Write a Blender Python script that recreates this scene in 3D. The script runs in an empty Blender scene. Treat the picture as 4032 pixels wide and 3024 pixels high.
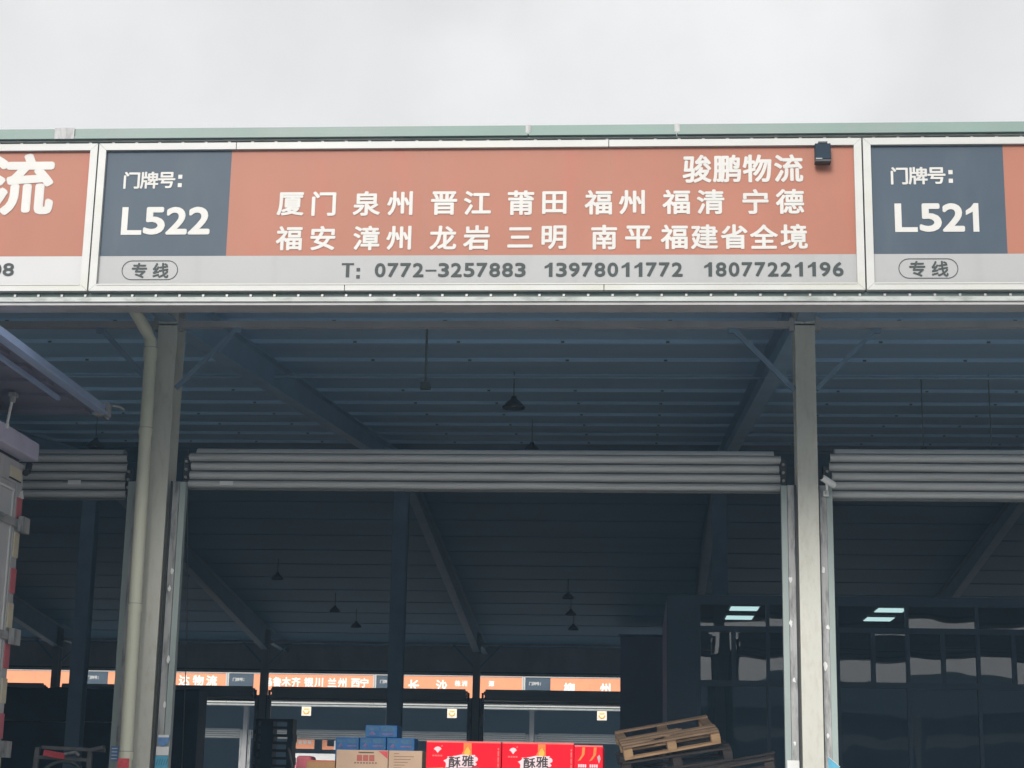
import bpy, math, random
from mathutils import Vector, Matrix
random.seed(7)
S = bpy.context.scene
COL = S.collection
R = math.radians

# ------------------------------------------------------------------ camera
cam_d = bpy.data.cameras.new('camera'); cam = bpy.data.objects.new('camera', cam_d); COL.objects.link(cam)
PITCH, YAW, ROLL = 0.23346, 0.07206, 0.01901
fw = Vector((-math.sin(YAW)*math.cos(PITCH), math.cos(YAW)*math.cos(PITCH), math.sin(PITCH)))
r0 = Vector((math.cos(YAW), math.sin(YAW), 0)); u0 = r0.cross(fw)
rt = math.cos(ROLL)*r0 + math.sin(ROLL)*u0; up = -math.sin(ROLL)*r0 + math.cos(ROLL)*u0
M = Matrix.Identity(4)
for i in range(3):
    M[i][0], M[i][1], M[i][2] = rt[i], up[i], -fw[i]
M.translation = Vector((4.2698, -13.0628, 1.6))
cam.matrix_world = M
cam_d.sensor_width = 36; cam_d.lens = 6982.54/4032*36
cam_d.clip_start = 0.1; cam_d.clip_end = 2000
S.camera = cam

# ------------------------------------------------------------------ world: overcast daylight
SUN_EL, SUN_AZ = R(25), R(192)          # behind the camera, a little to the left
W = bpy.data.worlds.new('World'); S.world = W; W.use_nodes = True
nt = W.node_tree; nt.nodes.clear()
out = nt.nodes.new('ShaderNodeOutputWorld'); bg = nt.nodes.new('ShaderNodeBackground')
sky = nt.nodes.new('ShaderNodeTexSky'); sky.sky_type = 'NISHITA'; sky.sun_disc = False
sky.sun_elevation = SUN_EL; sky.sun_rotation = SUN_AZ; sky.dust_density = 5; sky.air_density = 1.0
hs = nt.nodes.new('ShaderNodeHueSaturation'); hs.inputs['Saturation'].default_value = 0.15
tc = nt.nodes.new('ShaderNodeTexCoord'); sep = nt.nodes.new('ShaderNodeSeparateXYZ')
mr = nt.nodes.new('ShaderNodeMapRange')
mr.inputs['From Min'].default_value = 0.46; mr.inputs['From Max'].default_value = 1.0
mr.inputs['To Min'].default_value = 8.7; mr.inputs['To Max'].default_value = 15.0
nz = nt.nodes.new('ShaderNodeTexNoise'); nz.inputs['Scale'].default_value = 2.6; nz.inputs['Detail'].default_value = 6
nz.inputs['Roughness'].default_value = 0.5
nr = nt.nodes.new('ShaderNodeMapRange'); nr.inputs['From Min'].default_value = 0.42; nr.inputs['From Max'].default_value = 0.56
nr.inputs['To Min'].default_value = 0.93; nr.inputs['To Max'].default_value = 1.10
mul = nt.nodes.new('ShaderNodeMath'); mul.operation = 'MULTIPLY'
mix = nt.nodes.new('ShaderNodeMixRGB'); mix.inputs['Fac'].default_value = 0.88
L = nt.links.new
L(tc.outputs['Generated'], sep.inputs[0]); L(sep.outputs['Z'], mr.inputs['Value'])
L(tc.outputs['Generated'], nz.inputs['Vector']); L(nz.outputs['Fac'], nr.inputs['Value'])
# the side of the overcast that hides the sun (behind the camera) is brighter
ym = nt.nodes.new('ShaderNodeMapRange'); ym.inputs['From Min'].default_value = 0.0; ym.inputs['From Max'].default_value = -1.0
ym.inputs['To Min'].default_value = 1.0; ym.inputs['To Max'].default_value = 1.5
m3 = nt.nodes.new('ShaderNodeMath'); m3.operation = 'MULTIPLY'
L(sep.outputs['Y'], ym.inputs['Value']); L(mr.outputs[0], m3.inputs[0]); L(ym.outputs[0], m3.inputs[1]); L(m3.outputs[0], mul.inputs[0]); L(nr.outputs[0], mul.inputs[1])
cd = (fw + .09*rt + .150*up).normalized()
dp = nt.nodes.new('ShaderNodeVectorMath'); dp.operation = 'DOT_PRODUCT'; dp.inputs[1].default_value = cd
nv = nt.nodes.new('ShaderNodeVectorMath'); nv.operation = 'NORMALIZE'
w1 = nt.nodes.new('ShaderNodeMath'); w1.operation = 'MULTIPLY_ADD'; w1.inputs[1].default_value = .016; w1.inputs[2].default_value = -.008
w2 = nt.nodes.new('ShaderNodeMath'); w2.operation = 'ADD'
cp = nt.nodes.new('ShaderNodeMapRange'); cp.interpolation_type = 'SMOOTHSTEP'
cp.inputs['From Min'].default_value = .986; cp.inputs['From Max'].default_value = .997; cp.inputs['To Min'].default_value = .97; cp.inputs['To Max'].default_value = 1.10
m4 = nt.nodes.new('ShaderNodeMath'); m4.operation = 'MULTIPLY'
nz2 = nt.nodes.new('ShaderNodeTexNoise'); nz2.inputs['Scale'].default_value = 9; nz2.inputs['Detail'].default_value = 6
L(tc.outputs['Generated'], nv.inputs[0]); L(nv.outputs[0], dp.inputs[0]); L(tc.outputs['Generated'], nz2.inputs['Vector'])
L(nz2.outputs['Fac'], w1.inputs[0]); L(dp.outputs['Value'], w2.inputs[0]); L(w1.outputs[0], w2.inputs[1]); L(w2.outputs[0], cp.inputs['Value'])
L(mul.outputs[0], m4.inputs[0]); L(cp.outputs[0], m4.inputs[1])
L(sky.outputs[0], hs.inputs['Color']); L(hs.outputs[0], mix.inputs[1]); L(m4.outputs[0], mix.inputs[2])
L(mix.outputs[0], bg.inputs['Color']); bg.inputs['Strength'].default_value = 0.10
L(bg.outputs[0], out.inputs[0])
sun_d = bpy.data.lights.new('sun', 'SUN'); sun_d.energy = 3.0; sun_d.angle = R(22); sun_d.color = (1, .97, .93)
sun = bpy.data.objects.new('sun', sun_d); COL.objects.link(sun)
sd = Vector((math.sin(SUN_AZ)*math.cos(SUN_EL), math.cos(SUN_AZ)*math.cos(SUN_EL), math.sin(SUN_EL)))
sun.rotation_euler = sd.to_track_quat('Z', 'Y').to_euler(); sun.location = (0, -20, 40)
S.view_settings.view_transform = 'Standard'; S.view_settings.look = 'None'
S.view_settings.exposure = 0.0; S.view_settings.gamma = 1.0
S.cycles.max_bounces = 8; S.cycles.diffuse_bounces = 6; S.cycles.glossy_bounces = 4
S.cycles.sample_clamp_indirect = 8

# ------------------------------------------------------------------ materials
def srgb(r, g, b):
    f = lambda c: (c/255/12.92) if c/255 <= 0.04045 else ((c/255+0.055)/1.055)**2.4
    return (f(r), f(g), f(b), 1)
def mat(name, col, rough=.6, metal=0.0, var=.12, scale=6.0, stretch=(1, 1, 1), dirt=None, dirt_amt=0.0, dirt_scale=3.0,
        bump=0.0, bump_scale=40.0, dirt_edge=(.52, .72), dirt_stretch=None, spec=.5):
    m = bpy.data.materials.new(name); m.use_nodes = True
    n = m.node_tree; p = n.nodes['Principled BSDF']
    p.inputs['Roughness'].default_value = rough; p.inputs['Metallic'].default_value = metal
    p.inputs['Specular IOR Level'].default_value = spec
    c = col if len(col) == 4 else (*col, 1)
    t = n.nodes.new('ShaderNodeTexCoord')
    mp = n.nodes.new('ShaderNodeMapping'); mp.inputs['Scale'].default_value = stretch
    n.links.new(t.outputs['Object'], mp.inputs['Vector'])
    z = n.nodes.new('ShaderNodeTexNoise'); z.inputs['Scale'].default_value = scale; z.inputs['Detail'].default_value = 5
    n.links.new(mp.outputs[0], z.inputs['Vector'])
    mr = n.nodes.new('ShaderNodeMapRange'); mr.inputs['From Min'].default_value = .3; mr.inputs['From Max'].default_value = .7
    mr.inputs['To Min'].default_value = 1-var; mr.inputs['To Max'].default_value = 1+var
    n.links.new(z.outputs['Fac'], mr.inputs['Value'])
    mx = n.nodes.new('ShaderNodeMixRGB'); mx.blend_type = 'MULTIPLY'; mx.inputs['Fac'].default_value = 1
    mx.inputs[1].default_value = c
    n.links.new(mr.outputs[0], mx.inputs[2]); last = mx.outputs[0]
    if dirt:
        mp2 = n.nodes.new('ShaderNodeMapping'); mp2.inputs['Scale'].default_value = dirt_stretch or stretch
        mp2.inputs['Location'].default_value = (3.1, 7.7, 1.3)
        n.links.new(t.outputs['Object'], mp2.inputs['Vector'])
        z2 = n.nodes.new('ShaderNodeTexNoise'); z2.inputs['Scale'].default_value = dirt_scale; z2.inputs['Detail'].default_value = 8
        z2.inputs['Roughness'].default_value = .65
        n.links.new(mp2.outputs[0], z2.inputs['Vector'])
        r2 = n.nodes.new('ShaderNodeMapRange'); r2.inputs['From Min'].default_value = dirt_edge[0]; r2.inputs['From Max'].default_value = dirt_edge[1]
        r2.inputs['To Max'].default_value = dirt_amt; r2.clamp = True
        n.links.new(z2.outputs['Fac'], r2.inputs['Value'])
        m2 = n.nodes.new('ShaderNodeMixRGB'); m2.inputs[2].default_value = dirt if len(dirt) == 4 else (*dirt, 1)
        n.links.new(r2.outputs[0], m2.inputs['Fac']); n.links.new(last, m2.inputs[1]); last = m2.outputs[0]
    n.links.new(last, p.inputs['Base Color'])
    if bump:
        z3 = n.nodes.new('ShaderNodeTexNoise'); z3.inputs['Scale'].default_value = bump_scale; z3.inputs['Detail'].default_value = 4
        n.links.new(mp.outputs[0], z3.inputs['Vector'])
        b = n.nodes.new('ShaderNodeBump'); b.inputs['Strength'].default_value = bump; b.inputs['Distance'].default_value = .02
        n.links.new(z3.outputs['Fac'], b.inputs['Height']); n.links.new(b.outputs[0], p.inputs['Normal'])
    return m
def emit(name, col, s):
    m = bpy.data.materials.new(name); m.use_nodes = True; n = m.node_tree; n.nodes.clear()
    e = n.nodes.new('ShaderNodeEmission'); o = n.nodes.new('ShaderNodeOutputMaterial')
    e.inputs[0].default_value = (*col, 1); e.inputs[1].default_value = s; n.links.new(e.outputs[0], o.inputs[0]); return m
def glass(name, tint):
    m = bpy.data.materials.new(name); m.use_nodes = True; n = m.node_tree; n.nodes.clear()
    o = n.nodes.new('ShaderNodeOutputMaterial'); t = n.nodes.new('ShaderNodeBsdfTransparent'); g = n.nodes.new('ShaderNodeBsdfGlossy')
    t.inputs[0].default_value = (*tint, 1); g.inputs['Roughness'].default_value = .01
    mx = n.nodes.new('ShaderNodeMixShader'); mx.inputs[0].default_value = .10
    tc = n.nodes.new('ShaderNodeTexCoord'); z = n.nodes.new('ShaderNodeTexNoise'); z.inputs['Scale'].default_value = 1.3; z.inputs['Detail'].default_value = 1
    b = n.nodes.new('ShaderNodeBump'); b.inputs['Strength'].default_value = .12; b.inputs['Distance'].default_value = .02
    n.links.new(tc.outputs['Object'], z.inputs['Vector']); n.links.new(z.outputs['Fac'], b.inputs['Height']); n.links.new(b.outputs[0], g.inputs['Normal'])
    n.links.new(t.outputs[0], mx.inputs[1]); n.links.new(g.outputs[0], mx.inputs[2]); n.links.new(mx.outputs[0], o.inputs[0]); return m

GRIME = (.10, .095, .085)
m_frame = mat('aluminium_frame', (.46, .46, .44), .45, 0, .08, 3, (.4, 1, 1), (.41, .41, .31), .8, 1.2)
m_navy = mat('plate_film', (.041, .064, .090), .5, 0, .05, 2, spec=.3, dirt=(.062, .082, .104), dirt_amt=.6, dirt_scale=1.5, dirt_stretch=(2, 1, .5))
m_orange = mat('orange_film', (.345, .132, .082), .5, 0, .05, 1.6, (1, 1, .6), (.385, .118, .075), .8, 1.3, dirt_stretch=(2.2, 1, .45), spec=.3)
m_orange2 = mat('bright_orange_film', (.85, .30, .13), .5, 0, .06, 1.6)
m_strip = mat('grey_film', (.325, .325, .325), .5, 0, .03, 1.5, dirt=(.26, .26, .25), dirt_amt=.45, dirt_scale=2.2, dirt_stretch=(2.2, 1, .5))
m_strip_w = mat('white_film', (.45, .45, .45), .5, 0, .03, 1.5)
m_white = mat('white_lettering', (.53, .52, .49), .5, 0, .05, 3)
m_dark = mat('dark_lettering', (.022, .032, .031), .6, 0, .1, 3)
m_green = mat('green_trim', (.16, .24, .21), .5, .0, .08, 1.3, (1, 1, 1), (.23, .24, .23), .8, .8, dirt_edge=(.45, .75))
m_white_far = mat('bright_lettering', (.86, .84, .78), .5, 0, .04, 3)
m_seam = mat('vinyl_seam', (.30, .125, .09), .5)
m_rail = mat('dark_rail', (.10, .13, .12), .6, 0, .3, 2, (1, 1, 1), (.05, .10, .085), .8, 1.4)
m_ledge = mat('weathered_ledge', (.40, .42, .40), .55, 0, .12, 5, (.5, 1, 1), (.20, .22, .20), .85, 4.0, dirt_stretch=(1, 1, 2.5), dirt_edge=(.50, .68))
m_bolt = mat('bolt_zinc', (.32, .32, .31), .4, .2, .1)
m_deck = mat('roof_sheet', (.40, .60, .78), .55, 0, .10, 1.0, (.25, 1, 1), (.30, .32, .45), .35, .5)
m_purlin = mat('purlin_steel', (.25, .37, .49), .5, 0, .10, 1.0, (.2, 1, 1))
m_steel = mat('painted_steel', (.37, .36, .36), .5, 0, .10, 3, (1, 1, .4), GRIME, .35, 3, dirt_edge=(.55, .8))
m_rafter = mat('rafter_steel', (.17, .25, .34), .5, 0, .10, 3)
m_rafter_lit = mat('lit_rafter_steel', (.27, .42, .56), .5, 0, .10, 2)  # lighter copy of the rafter steel, toned like the lit near roof
m_column = mat('cream_column', (.56, .555, .49), .5, 0, .05, 2, (1, 1, .35), (.44, .41, .33), .55, 22, dirt_edge=(.5, .7))
m_pipe = mat('cream_pipe', (.70, .70, .55), .4, 0, .05, 2, (1, 1, .4), (.42, .40, .33), .4, 3, dirt_edge=(.5, .75))
m_guide = mat('galvanised_guide', (.38, .38, .375), .5, .0, .16, 6, (1, 1, .25), (.09, .09, .09), .8, 9, dirt_stretch=(1.8, 1, .35), dirt_edge=(.47, .66))
m_guide_g = mat('green_guide', (.31, .365, .345), .5, .0, .10, 6, (1, 1, .25), (.40, .40, .39), .6, 3, dirt_stretch=(1, 1, .4))
m_shutter = mat('shutter_slat', (.54, .54, .53), .45, 0, .10, 4, (.12, 1, 1), (.22, .22, .22), .5, 4, dirt_stretch=(.15, 1, 3))
m_seal = mat('shutter_joint', (.10, .105, .10), .7)
m_black = mat('black_steel', (.02, .021, .023), .5)
m_conc = mat('concrete', (.20, .20, .20), .8, 0, .12, 2, bump=.3, dirt=(.18, .18, .17), dirt_amt=.6, dirt_scale=1.0)
m_yard = mat('yard_concrete', (.29, .29, .28), .85, 0, .10, .5, dirt=(.15, .15, .15), dirt_amt=.6, dirt_scale=.25)
m_wallp = mat('wall_panel', (.40, .34, .52), .6, 0, .08, 1, (1, 1, .2))
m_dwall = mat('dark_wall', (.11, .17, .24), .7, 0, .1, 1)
m_paper = mat('paper', (.76, .76, .74), .7, 0, .04)
m_cyan = mat('cyan_print', (.10, .42, .60), .6, 0, .1, 30)
m_blue = mat('blue_print', (.12, .25, .50), .6, 0, .2, 40)
m_redp = mat('red_print', (.72, .08, .10), .6, 0, .15, 40)
m_yellow = mat('yellow_print', (.90, .50, .06), .5, 0, .1, 8)

# ------------------------------------------------------------------ mesh builder
class MB:
    def __init__(s, T=None): s.v, s.f, s.m, s.T = [], [], [], T
    def add(s, vs, fs, mi=0):
        b = len(s.v); s.v += [tuple(x) for x in vs]; s.f += [tuple(i+b for i in f) for f in fs]; s.m += [mi]*len(fs); return s
    def box(s, x0, x1, y0, y1, z0, z1, mi=0):
        vs = [(x, y, z) for z in (z0, z1) for y in (y0, y1) for x in (x0, x1)]
        return s.add(vs, [(0, 2, 3, 1), (4, 5, 7, 6), (0, 1, 5, 4), (2, 6, 7, 3), (0, 4, 6, 2), (1, 3, 7, 5)], mi)
    def bar(s, p, q, w, h, mi=0, upv=(0, 0, 1)):       # rectangular bar from p to q
        p, q = Vector(p), Vector(q); d = (q-p).normalized(); u = Vector(upv)
        if abs(d.dot(u)) > .99: u = Vector((0, 1, 0))
        a = d.cross(u).normalized(); b = a.cross(d)
        vs = [c + a*i*w/2 + b*j*h/2 for c in (p, q) for i, j in ((-1, -1), (1, -1), (1, 1), (-1, 1))]
        return s.add(vs, [(0, 1, 2, 3), (7, 6, 5, 4), (0, 4, 5, 1), (1, 5, 6, 2), (2, 6, 7, 3), (3, 7, 4, 0)], mi)
    def tube(s, pts, r, n=12, mi=0, cap=True):
        pts = [Vector(p) for p in pts]; rs = r if isinstance(r, (list, tuple)) else [r]*len(pts); rings = []
        for i, p in enumerate(pts):
            d = (pts[min(i+1, len(pts)-1)] - pts[max(i-1, 0)]).normalized()
            u = Vector((0, 0, 1)) if abs(d.z) < .95 else Vector((0, 1, 0))
            a = d.cross(u).normalized(); b = a.cross(d)
            rings.append([p + (a*math.cos(t)+b*math.sin(t))*rs[i] for t in [2*math.pi*k/n for k in range(n)]])
        vs = [v for g in rings for v in g]; fs = []
        for i in range(len(pts)-1):
            for k in range(n): fs.append((i*n+k, i*n+(k+1) % n, (i+1)*n+(k+1) % n, (i+1)*n+k))
        if cap: fs += [tuple(range(n-1, -1, -1)), tuple(range((len(pts)-1)*n, len(pts)*n))]
        return s.add(vs, fs, mi)
    def prism(s, poly, axis, a, b, mi=0):               # poly = 2-D outline, extruded along axis 'x','y' or 'z'
        def pt(u, w, t): return {'x': (t, u, w), 'y': (u, t, w), 'z': (u, w, t)}[axis]
        n = len(poly); vs = [pt(u, w, a) for u, w in poly] + [pt(u, w, b) for u, w in poly]
        fs = [tuple(range(n-1, -1, -1)), tuple(range(n, 2*n))] + [(i, (i+1) % n, n+(i+1) % n, n+i) for i in range(n)]
        return s.add(vs, fs, mi)
    def ibeam(s, p, q, w, h0, h1, tf=.014, tw=.01, mi=0):  # I section along Y/Z plane; p,q = top centre line; h0,h1 depths
        for (x0, x1, t0, t1) in ((-w/2, w/2, 0, tf), (-tw/2, tw/2, tf, None), (-w/2, w/2, None, 0)):
            vs = []
            for c, h in ((p, h0), (q, h1)):
                if t1 is None: a, b = c[2]-tf, c[2]-h+tf
                elif t0 is None: a, b = c[2]-h+tf, c[2]-h
                else: a, b = c[2], c[2]-tf
                vs += [(c[0]+x0, c[1], b), (c[0]+x1, c[1], b), (c[0]+x1, c[1], a), (c[0]+x0, c[1], a)]
            s.add(vs, [(0, 1, 2, 3), (7, 6, 5, 4), (0, 4, 5, 1), (1, 5, 6, 2), (2, 6, 7, 3), (3, 7, 4, 0)], mi)
        return s
    def build(s, name, mats, parent=None, bevel=0, smooth=False):
        T = s.T; vs = s.v; fs = s.f
        off = parent_world(parent) if parent else Vector((0, 0, 0))
        flip = False
        if T: vs = [T(v) for v in vs]
        vs = [(v[0]-off.x, v[1]-off.y, v[2]-off.z) for v in vs]
        me = bpy.data.meshes.new(name); me.from_pydata(vs, [], fs)
        for m in (mats if isinstance(mats, (list, tuple)) else [mats]): me.materials.append(m)
        me.polygons.foreach_set('material_index', s.m)
        if smooth: me.polygons.foreach_set('use_smooth', [True]*len(fs))
        me.update()
        import bmesh
        bm = bmesh.new(); bm.from_mesh(me); bmesh.ops.recalc_face_normals(bm, faces=bm.faces); bm.to_mesh(me); bm.free()
        o = bpy.data.objects.new(name, me); COL.objects.link(o)
        if parent: o.parent = parent
        if bevel:
            b = o.modifiers.new('bevel', 'BEVEL'); b.width = bevel; b.segments = 2; b.limit_method = 'ANGLE'
        if smooth:
            try: me.set_sharp_from_angle(angle=R(40))
            except Exception: pass
        return o
WORLD = {}
def parent_world(p):
    v = Vector((0, 0, 0))
    while p is not None: v = v + p.location; p = p.parent
    return v
def tag(o, label, cat, group=None, kind=None):
    if label: o['label'] = label
    if cat: o['category'] = cat
    if group: o['group'] = group
    if kind: o['kind'] = kind
    return o
def thing(name, loc, label, cat, group=None):
    o = bpy.data.objects.new(name, None); COL.objects.link(o); o.location = loc; o.empty_display_size = .2
    return tag(o, label, cat, group)
def copy_tree(o, parent=None):
    c = o.copy(); COL.objects.link(c)
    if parent: c.parent = parent
    for ch in list(o.children): copy_tree(ch, c)
    return c

# ------------------------------------------------------------------ lettering
_gc = {}
def glyph(ch):
    if ch not in _gc:
        c = bpy.data.curves.new('t', 'FONT'); c.body = ch; c.size = 1; c.resolution_u = 4
        o = bpy.data.objects.new('t', c); COL.objects.link(o); bpy.context.view_layer.update()
        me = bpy.data.meshes.new_from_object(o.evaluated_get(bpy.context.evaluated_depsgraph_get()))
        _gc[ch] = ([(v.co.x, v.co.y) for v in me.vertices], [tuple(p.vertices) for p in me.polygons])
        bpy.data.objects.remove(o); bpy.data.curves.remove(c); bpy.data.meshes.remove(me)
    return _gc[ch]
POLY = {'L': [[(0, 0), (1, 0), (1, .165), (.30, .165), (.30, 1), (0, 1)]],
        'T': [[(.36, 0), (.64, 0), (.64, .86), (1, .86), (1, 1), (0, 1), (0, .86), (.36, .86)]],
        '-': [[(0, .40), (1, .40), (1, .52), (0, .52)]],
        ':': [[(0, 0), (1, 0), (1, .30), (0, .30)], [(0, .62), (1, .62), (1, .92), (0, .92)]],
        '1': [[(.52, 0), (.86, 0), (.86, 1), (.60, 1), (.42, .86), (.12, .74), (.12, .58), (.52, .70)]]}
def letters(name, items, y, m, parent, bold=.028, em=None, s=1, T=None):
    """items: (char, x0, x1, z0, z1); CJK glyphs keep their em square, latin ones fill the box. Facing -Y for s=1."""
    b = MB(T)
    for ch, x0, x1, z0, z1 in items:
        if ch in POLY:
            for k, poly in enumerate(POLY[ch]):
                pts = [(x0+u*(x1-x0), y, z0+w*(z1-z0)) for u, w in poly]
                b.add(pts, [tuple(range(len(pts)))])
            continue
        vs, fs = glyph(ch)
        if ord(ch) > 255:
            cx, cz = (x0+x1)/2, (z0+z1)/2
            e = em or ((x1-x0)/.92, (z1-z0)/.92)
            gx = [v[0] for v in vs]; mid = (min(gx)+max(gx))/2
            gy = [v[1] for v in vs]; midy = .38*1.0 if not em else .38
            midy = (min(gy)+max(gy))/2 if (max(gy)-min(gy)) > .7 else .38
            f = lambda v: (cx+(v[0]-mid)*e[0], cz+(v[1]-midy)*e[1])
            dx, dz = bold*e[0], bold*e[1]
        else:
            gx = [v[0] for v in vs]; gy = [v[1] for v in vs]
            dx = dz = bold*(z1-z0)
            ax, bx, ay, by = min(gx), max(gx), min(gy), max(gy)
            f = lambda v: (x0+dx+(v[0]-ax)/(bx-ax)*(x1-x0-2*dx), z0+dz+(v[1]-ay)/(by-ay)*(z1-z0-2*dz))
        P = [f(v) for v in vs]
        for k in range(9):
            if k == 8: ox = oz = 0
            else: ox, oz = dx*math.cos(k*math.pi/4), dz*math.sin(k*math.pi/4)
            b.add([(p[0]+ox, y-.00025*k, p[1]+oz) for p in P], fs)
    return b.build(name, m, parent)

# ================================================================== SETTING
g = MB().box(-400, 400, -300, 500, -.3, 0).build('ground', m_yard); tag(g, 'grey concrete loading yard between the warehouse rows', 'ground', kind='structure')

BAY = 6.0
def ceil_z(y): return 6.45 + .1*(y-2.95) if y < 20 else 6.45+.1*(37.05-y)

def facade(root, cols, T, near=False, signs_y=0.0, shutters=None, col_off=0.0, stickers=False):
    """canopy edge, columns, ties, braces, guide rails and shutters along one open side; local y runs inwards from the sign face"""
    x0, x1 = cols[0]-.3, cols[-1]+.3
    P = lambda: MB(T)
    # parapet cap in lengths with butt joints
    cuts = [x0]
    joints = sorted([-.31, 3.42, 4.58, 9.2, -3.1, -7.5, -12.4] if near else [x0+7.9*k for k in range(1, 8)])
    cuts += [j for j in joints if x0+.5 < j < x1-.5] + [x1]
    b = P()
    for a, c in zip(cuts[:-1], cuts[1:]):
        b.box(a+.004, c-.004, -.05, .22, 6.704, 6.785); b.box(a+.004, c-.004, -.058, -.05, 6.700, 6.722)
        b.box(a-.02, a+.02, -.056, -.0505, 6.712, 6.786, 1)
    if near:
        b.box(-.36, -.20, -.062, -.056, 6.698, 6.79, 1)
    b.build('parapet_cap', [m_green, m_guide], root)
    # dark rails with screw heads above and below the signs
    b = P().box(x0, x1, .0, .22, 6.665, 6.704); b.box(x0, x1, -.02, .02, 6.688, 6.698, 1)
    if near:
        k = -1.2
        while k < 8.5: b.box(k-.011, k+.011, -.012, 0, 6.668, 6.686, 2); k += .187
    b.build('upper_rail', [m_rail, m_ledge, m_bolt], root)
    b = P().box(x0, x1, .01, .20, 5.395, 5.44)
    if near:
        k = -1.15
        while k < 8.5: b.box(k-.009, k+.009, -.006, .01, 5.406, 5.424, 1); k += .187
    b.build('lower_rail', [m_rail, m_bolt], root)
    b = P().box(x0, x1, -.03, .20, 5.36, 5.395, 0); b.box(x0, x1, -.012, .20, 5.335, 5.36, 1)
    b.build('ledge', [m_ledge, m_steel], root)
    P().box(x0, x1, .135, .165, 5.44, 6.665).build('fascia_panel', m_steel, root)
    for x in cols:
        xc = x+col_off
        P().box(xc-.0925, xc+.0925, 2.95, 2.964, 0, 6.30).box(xc-.005, xc+.005, 2.964, 3.236, 0, 6.30).box(xc-.0925, xc+.0925, 3.236, 3.25, 0, 6.30) \
           .build('column', m_column if near else m_steel, root)
        b = P().ibeam((xc, .17, 6.17), (xc, 2.95, 6.44), .16, .22, .42)
        b.build('cantilever_beam', m_rafter, root)
    for a, c in zip(cols[:-1], cols[1:]):
        a += col_off; c += col_off
        b = P().box(a+.14, c-.14, 2.96, 3.03, 5.968, 6.03)
        b.box(a+.098, a+.14, 2.955, 3.04, 5.94, 6.06); b.box(c-.14, c-.098, 2.955, 3.04, 5.94, 6.06)
        b.build('eave_tie', m_steel, root)
        b = P().bar((a+.66, 3.0, 5.965), (a+.10, 3.0, 5.38), .035, .04).box(a+.62, a+.70, 2.975, 3.02, 5.92, 5.968)
        b.build('knee_brace', m_rafter, root)
        b = P().bar((c-.66, 3.0, 5.965), (c-.10, 3.0, 5.38), .035, .05).box(c-.70, c-.62, 2.975, 3.02, 5.92, 5.968)
        b.build('knee_brace', m_rafter, root)
    # roller shutters and guides
    for i, (a, c) in enumerate(zip(cols[:-1], cols[1:])):
        a += col_off; c += col_off
        zb = (shutters or {}).get(i, 4.46)
        b = P(); ztop = 4.79 if near else zb+.30; z = zb; xa, xb = a+.22, c-(.37 if near and i == 3 else .22)
        prof_n = 7
        k = 0
        while z < ztop:
            h = .078; pts = []
            for q in range(prof_n):
                t = q/(prof_n-1); pts.append((3.225-.042*math.sin(math.pi*t)**.75, z+h*t))
            e = .012*((k*7) % 3)
            ns = 15 if near else 2; sr = random.Random(i*31+k)
            sag = [sr.uniform(-.0035, .0035) for _ in range(ns)]
            vs = [(xa+e+(xb-e*.7-xa-e)*u/(ns-1), yy+sag[u]*.8, zz+sag[u]) for (yy, zz) in pts for u in range(ns)]
            b.add(vs, [(q*ns+u, q*ns+u+1, (q+1)*ns+u+1, (q+1)*ns+u) for q in range(prof_n-1) for u in range(ns-1)])
            b.box(xa+.012, xb-.012, 3.222, 3.232, z+h, z+.087, 2)
            b.box(xa+.012, xb-.012, 3.204, 3.224, z+h-.004, z+h-.0005, 2)
            z += .087; k += 1
            if k > 60: break
        # the curtain turns back over the barrel
        pr = [(3.215, z), (3.235, z+.03), (3.29, z+.05), (3.36, z+.04), (3.36, z-.25), (3.24, z-.25)]
        b.prism(pr, 'x', xa+.06, xb-.06)
        b.box(xa, xb, 3.195, 3.235, zb-.018, zb-.002, 2)
        sh = b.build('roller_shutter', [m_shutter, m_guide, m_seal], root)
        for xs, d in ((xa, -1), (xb, 1)):
            e = P().box(xs-.05 if d < 0 else xs-.005, xs+.005 if d < 0 else xs+.05, 3.20, 3.30, zb+.04, zb+.30)
            for q in range(3): e.tube([(xs+d*.02, 3.17, zb+.10+.075*q), (xs+d*.02, 3.20, zb+.10+.075*q)], .013, 8, 1)
            e.build('end_bracket', [m_black, m_bolt], sh)
        if near and i in (1, 2):
            xs = (.42 if i == 2 else -1.04)
            P().box(xs-.065, xs+.06, 3.176, 3.181, zb+.025, zb+.065).build('label_plate', m_paper, sh)
        for x_, side in ((a, 1), (c, -1)):
            # galvanised strip beside the opening, painted strip at its edge
            ex = .085 if near and i == 3 and side == -1 else 0
            gx = lambda u, v: (min(x_+side*(u+ex), x_+side*(v+ex)), max(x_+side*(u+ex), x_+side*(v+ex)))
            b = P(); q = gx(.115, .175); b.box(*q, 3.07, 3.17, 0, 4.50, 0)
            q = gx(.178, .232); b.box(*q, 3.085, 3.165, 0, 4.50, 1 if near else 0)
            gr = b.build('guide_rail', [m_guide, m_guide_g], root)
            b = P(); q = gx(.098, .112); b.box(*q, 3.05, 3.2, 0, 4.5).build('guide_gasket', m_black, gr)
            if near and i in (4, 5):
                b = P(); rr = random.Random(int(x_*7)+side)
                for zz in (2.3, 2.75, 3.35, 3.62):
                    zc = zz+rr.uniform(-.2, .2); xc = x_+side*rr.uniform(.13, .18); rad = rr.uniform(.012, .024)
                    b.prism([(xc+rad*rr.uniform(.5, 1.1)*math.cos(2*math.pi*q/9), zc+rad*rr.uniform(.8, 2.2)*math.sin(2*math.pi*q/9)) for q in range(9)], 'y', 3.064, 3.0705)
                b.build('plaster_splash', m_paper, gr)
            if stickers:
                stick(gr, x_, side, a, c, i)
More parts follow.
